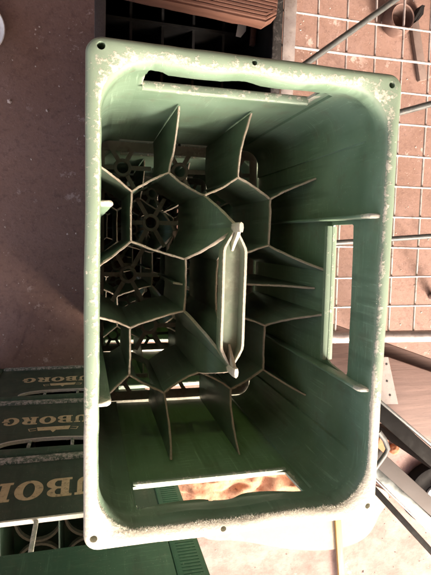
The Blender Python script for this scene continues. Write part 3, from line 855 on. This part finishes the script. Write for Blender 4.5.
# ------------------------------------------------------------------ behind the crate: black crate, timber board on it
bk = empty('black_crate', (-.005, .40, -.60))
tag(bk, 'black plastic crate standing behind the green crate under the timber board', 'plastic crate')
def kid(m, name, matl, par): 
    o = m.build(name, matl, par); o.matrix_parent_inverse = Matrix.Translation(-par.location); return o
X0, X1, Y0, Y1, ZT, ZB = -.118, .122, .255, .62, -.285, -.60
m = MB()
for (a, b2) in (((X0, Y0, ZB), (X0 + .004, Y1, ZT)), ((X1 - .004, Y0, ZB), (X1, Y1, ZT)), ((X0 + .0041, Y1 - .004, ZB), (X1 - .0041, Y1, ZT)), ((X0 + .0041, Y0, ZB), (X1 - .0041, Y0 + .004, ZT - .06))): m.box(a, b2, .1)
kid(m, 'side_wall', BLACKP, bk)
m = MB()
m.box((X0 - .006, Y0 - .006, ZT), (X0 + .008, Y1, ZT + .008), .5, None, .002); m.box((X1 - .008, Y0 - .006, ZT), (X1 + .006, Y1, ZT + .008), .3, None, .002); m.box((X0 + .0081, Y1 - .012, ZT), (X1 - .0081, Y1, ZT + .008), .3, None, .002)
kid(m, 'rim', BLACKP, bk)
m = MB()
for k in range(1, 6):
    y = lerp(Y0, Y1, k / 6); m.box((X0 + .005, y - .002, ZB + .0005), (X1 - .005, y + .002, ZT - .10 - .0003 * k), .15)
for k in range(1, 5):
    x = lerp(X0, X1, k / 5); m.box((x - .002, Y0 + .005, ZB + .0007), (x + .002, Y1 - .005, ZT - .104 - .0003 * k), .15)
m.box((X0 + .005, Y0 + .005, ZB - .0), (X1 - .005, Y1 - .005, ZB + .0004))
kid(m, 'cell_divider', BLACKP, bk)
# stand it on a second one down to the floor: a plain black support crate
m = MB(); m.box((X0 + .004, Y0 + .004, GZ + .001), (X1 - .004, Y1 - .004, ZB - .002), 0, None, .006)
for k in range(6):
    x = lerp(X0 + .02, X1 - .02, k / 5); m.box((x - .005, Y0 - .001, GZ + .02), (x + .005, Y0 + .006, ZB - .02), .1)
o = m.build('black_box', BLACKP); tag(o, 'black ribbed box on the floor carrying the black plastic crate', 'box')

# timber board with long saw grooves
m = MB(); bz = -.250
ye = at(200, 13, bz).y
xr = at(276, 20, bz).x
prof = []
nrid = 44; wid = .20
for k in range(nrid * 4 + 1):
    y = ye + .004 + k * wid / (nrid * 4); prof.append((y, bz + (-.0022 if k % 4 == 0 else 0.0)))
sec = [(ye + .0015, bz - .024), (ye, bz - .021), (ye, bz - .004), (ye + .0012, bz - .0012)] + prof + [(ye + wid + .006, bz - .003), (ye + wid + .006, bz - .024)]
rsn = []
for k in range(40):
    x = lerp(xr, -.42, k / 39)
    sh = (.010 * max(0, 1 - (xr - x) / .012) ** 2)
    rsn.append([(x, y + .0012 * nz(x, y, z, 60) * (1 if y < ye + .003 else .2) + (sh if y < ye + .012 else 0), z + .0004 * nz(x, y, 2, 80)) for y, z in sec])
m.rings(rsn)
o = m.build('timber_board', WOODTOP, None, 30); pv = Vector((xr, ye, 0))
o.matrix_world = Matrix.Translation(pv) @ Matrix.Rotation(-.055, 4, 'Z') @ Matrix.Translation(-pv); tag(o, 'orange brown grooved timber board lying on the black crate at the top', 'board')
# paper tag and thin slat in the black crate
m = MB(); q = [at(x, y, -.36) for x, y in ((236, 36), (239, 19), (247, 17), (246, 31), (241, 37))]
m.prism([(v.x, v.y) for v in q], -.362, -.3605); o = m.build('paper_tag', WHITEP, None, 0); tag(o, 'small white paper tag under the edge of the timber board', 'tag')
o = barbox('wooden_slat', at(253, 45, -.35), at(256, 8, -.35), .008, .008, WOODTOP); tag(o, 'short narrow wooden slat beside the white paper tag under the board', 'slat')

# ------------------------------------------------------------------ odds and ends under the rack, left floor edge
c = at(398, 20, GZ + .10)
m = MB(); n = 32; prof2 = [(r * .55, z * .55) for r, z in ((.001, 0), (.055, 0), (.078, .03), (.083, .07), (.074, .105), (.070, .112), (.064, .108), (.070, .07), (.05, .02), (.001, .015))]
m.rings([[(r * math.cos(2 * PI * j / n), r * math.sin(2 * PI * j / n), z) for j in range(n)] for r, z in prof2], caps=False)
o = m.build('clay_pot', BROWNPOT, None, 50); pp = at(399, 20, GZ + .04); o.location = (pp.x, pp.y, GZ); tag(o, 'rounded brown clay pot on the floor under the wire rack at the top right', 'pot')
m = MB(); q = [at(x, y, GZ + .03) for x, y in ((412, 23), (416, 20), (425, 6), (422, 5))]; q2 = [at(x, y, GZ + .03) for x, y in ((416, 22), (425, 6.5), (424, 14), (419, 20))]
m.prism([(v.x, v.y) for v in q2], GZ + .001, GZ + .028); m.prism([(v.x, v.y) for v in q], GZ + .0015, GZ + .032)
o = m.build('metal_scrap', DARKST, None, 0); tag(o, 'dark bent metal scrap beside the brown pot, under the wire rack', 'metal scrap')
o = barbox('grey_batten', at(424, 80, GZ + .015), at(415, 20, GZ + .015), .028, .0145, BATTEN); tag(o, 'flat grey batten on the floor under the right part of the wire rack', 'batten')
m = MB(); n = 40; prof2 = ((.001, .0), (.030, .0), (.050, .012), (.062, .035), (.066, .045), (.064, .046), (.058, .036), (.046, .015), (.001, .006))
m.rings([[(r * math.cos(2 * PI * j / n), r * math.sin(2 * PI * j / n), z) for j in range(n)] for r, z in prof2], caps=False)
o = m.build('plastic_bowl', WHITEP, None, 50); pp = at(-24, 26, GZ + .045); o.location = (pp.x, pp.y, GZ); tag(o, 'round white bowl at the far left edge of the brown floor', 'bowl')

# crumbs on the floor: one loose litter layer
m = MB()
for k in range(2600):
    x = random.uniform(-.9, 1.3); y = random.uniform(-1.1, 1.1); r = .0008 + .0026 * random.random() ** 3
    if random.random() < .03: r *= 2.2
    ids = [m.vert((x + r * random.uniform(.6, 1.2) * math.cos(t), y + r * random.uniform(.6, 1.2) * math.sin(t), GZ)) for t in (0, 1.3, 2.5, 3.8, 5)]
    tp = m.vert((x, y, GZ + r * .8))
    for j in range(5): m.face(ids[j], ids[(j + 1) % 5], tp)
o = m.build('floor_crumbs', simple('mortar_crumbs', (.42, .33, .29), (.55, .46, .42), 30, .9), None, 0); tag(o, 'pale mortar crumbs scattered over the brown floor', 'crumbs', None, 'stuff')

# ------------------------------------------------------------------ unseen shed roof and walls, added to block sky and shape the sun
rf = MB(); rf.box((-3.0, -1.30, 1.30), (3.6, 3.4, 1.36)); o = rf.build('shading_roof', CONC, None, 0); tag(o, 'unseen flat shed roof added to shade the crates, open to the daylight side', 'roof', None)
for name_, a, b2, lab in (('shading_wall', (-3.0, 3.3, GZ + .001), (3.6, 3.4, 1.299), 'unseen plastered rear wall added far behind the black crate to make light directional'),
                          ('shading_wall', (3.5, -.5, GZ + .001), (3.6, 3.299, 1.299), 'unseen plastered side wall added far right of the rack to make light directional')):
    m = MB(); m.box(a, b2); o = m.build(name_, CONC, None, 0); tag(o, lab, 'wall')

# ------------------------------------------------------------------ daylight
SUN_EL, SUN_AZ = 36, 35          # degrees; azimuth off the -Y axis towards +X
w = bpy.data.worlds.new('World'); SC.world = w; w.use_nodes = True
nt = w.node_tree; bgn = nt.nodes['Background']
sky = nt.nodes.new('ShaderNodeTexSky'); sky.sky_type = 'NISHITA'; sky.sun_disc = False
sky.sun_elevation = R(SUN_EL); sky.sun_rotation = R(180 - SUN_AZ)
sky.air_density = .7; sky.dust_density = 7; sky.ozone_density = 0
tn = nt.nodes.new('ShaderNodeMix'); tn.data_type = 'RGBA'; tn.blend_type = 'MULTIPLY'; tn.inputs[0].default_value = 1
tn.inputs[7].default_value = (1, .945, .885, 1)          # warm tint multiplied into the sky, offsetting its blue cast
nt.links.new(sky.outputs[0], tn.inputs[6]); nt.links.new(tn.outputs[2], bgn.inputs[0]); bgn.inputs[1].default_value = .15
sl_ = bpy.data.lights.new('sun', 'SUN'); sl_.energy = .88; sl_.angle = R(13); sl_.color = (1, .90, .85)
so = bpy.data.objects.new('sun', sl_); COL.objects.link(so)
sd = Vector((math.sin(R(SUN_AZ)) * math.cos(R(SUN_EL)), -math.cos(R(SUN_AZ)) * math.cos(R(SUN_EL)), math.sin(R(SUN_EL))))
so.rotation_euler = (-sd).to_track_quat('-Z', 'Y').to_euler(); so.location = (0, -3, 3)

# ------------------------------------------------------------------ camera
cam = bpy.data.cameras.new('camera'); co = bpy.data.objects.new('camera', cam); COL.objects.link(co)
cam.sensor_fit = 'VERTICAL'; cam.sensor_height = 24; cam.lens = F_ / 575 * 24; cam.clip_start = .01; cam.clip_end = 200
co.matrix_world = Matrix.Translation(CAM) @ RM.to_4x4()
SC.camera = co
SC.view_settings.view_transform = 'Standard'; SC.view_settings.look = 'None'; SC.view_settings.exposure = 2.35; SC.view_settings.gamma = 1
SC.render.film_transparent = False
SC.cycles.max_bounces = 8
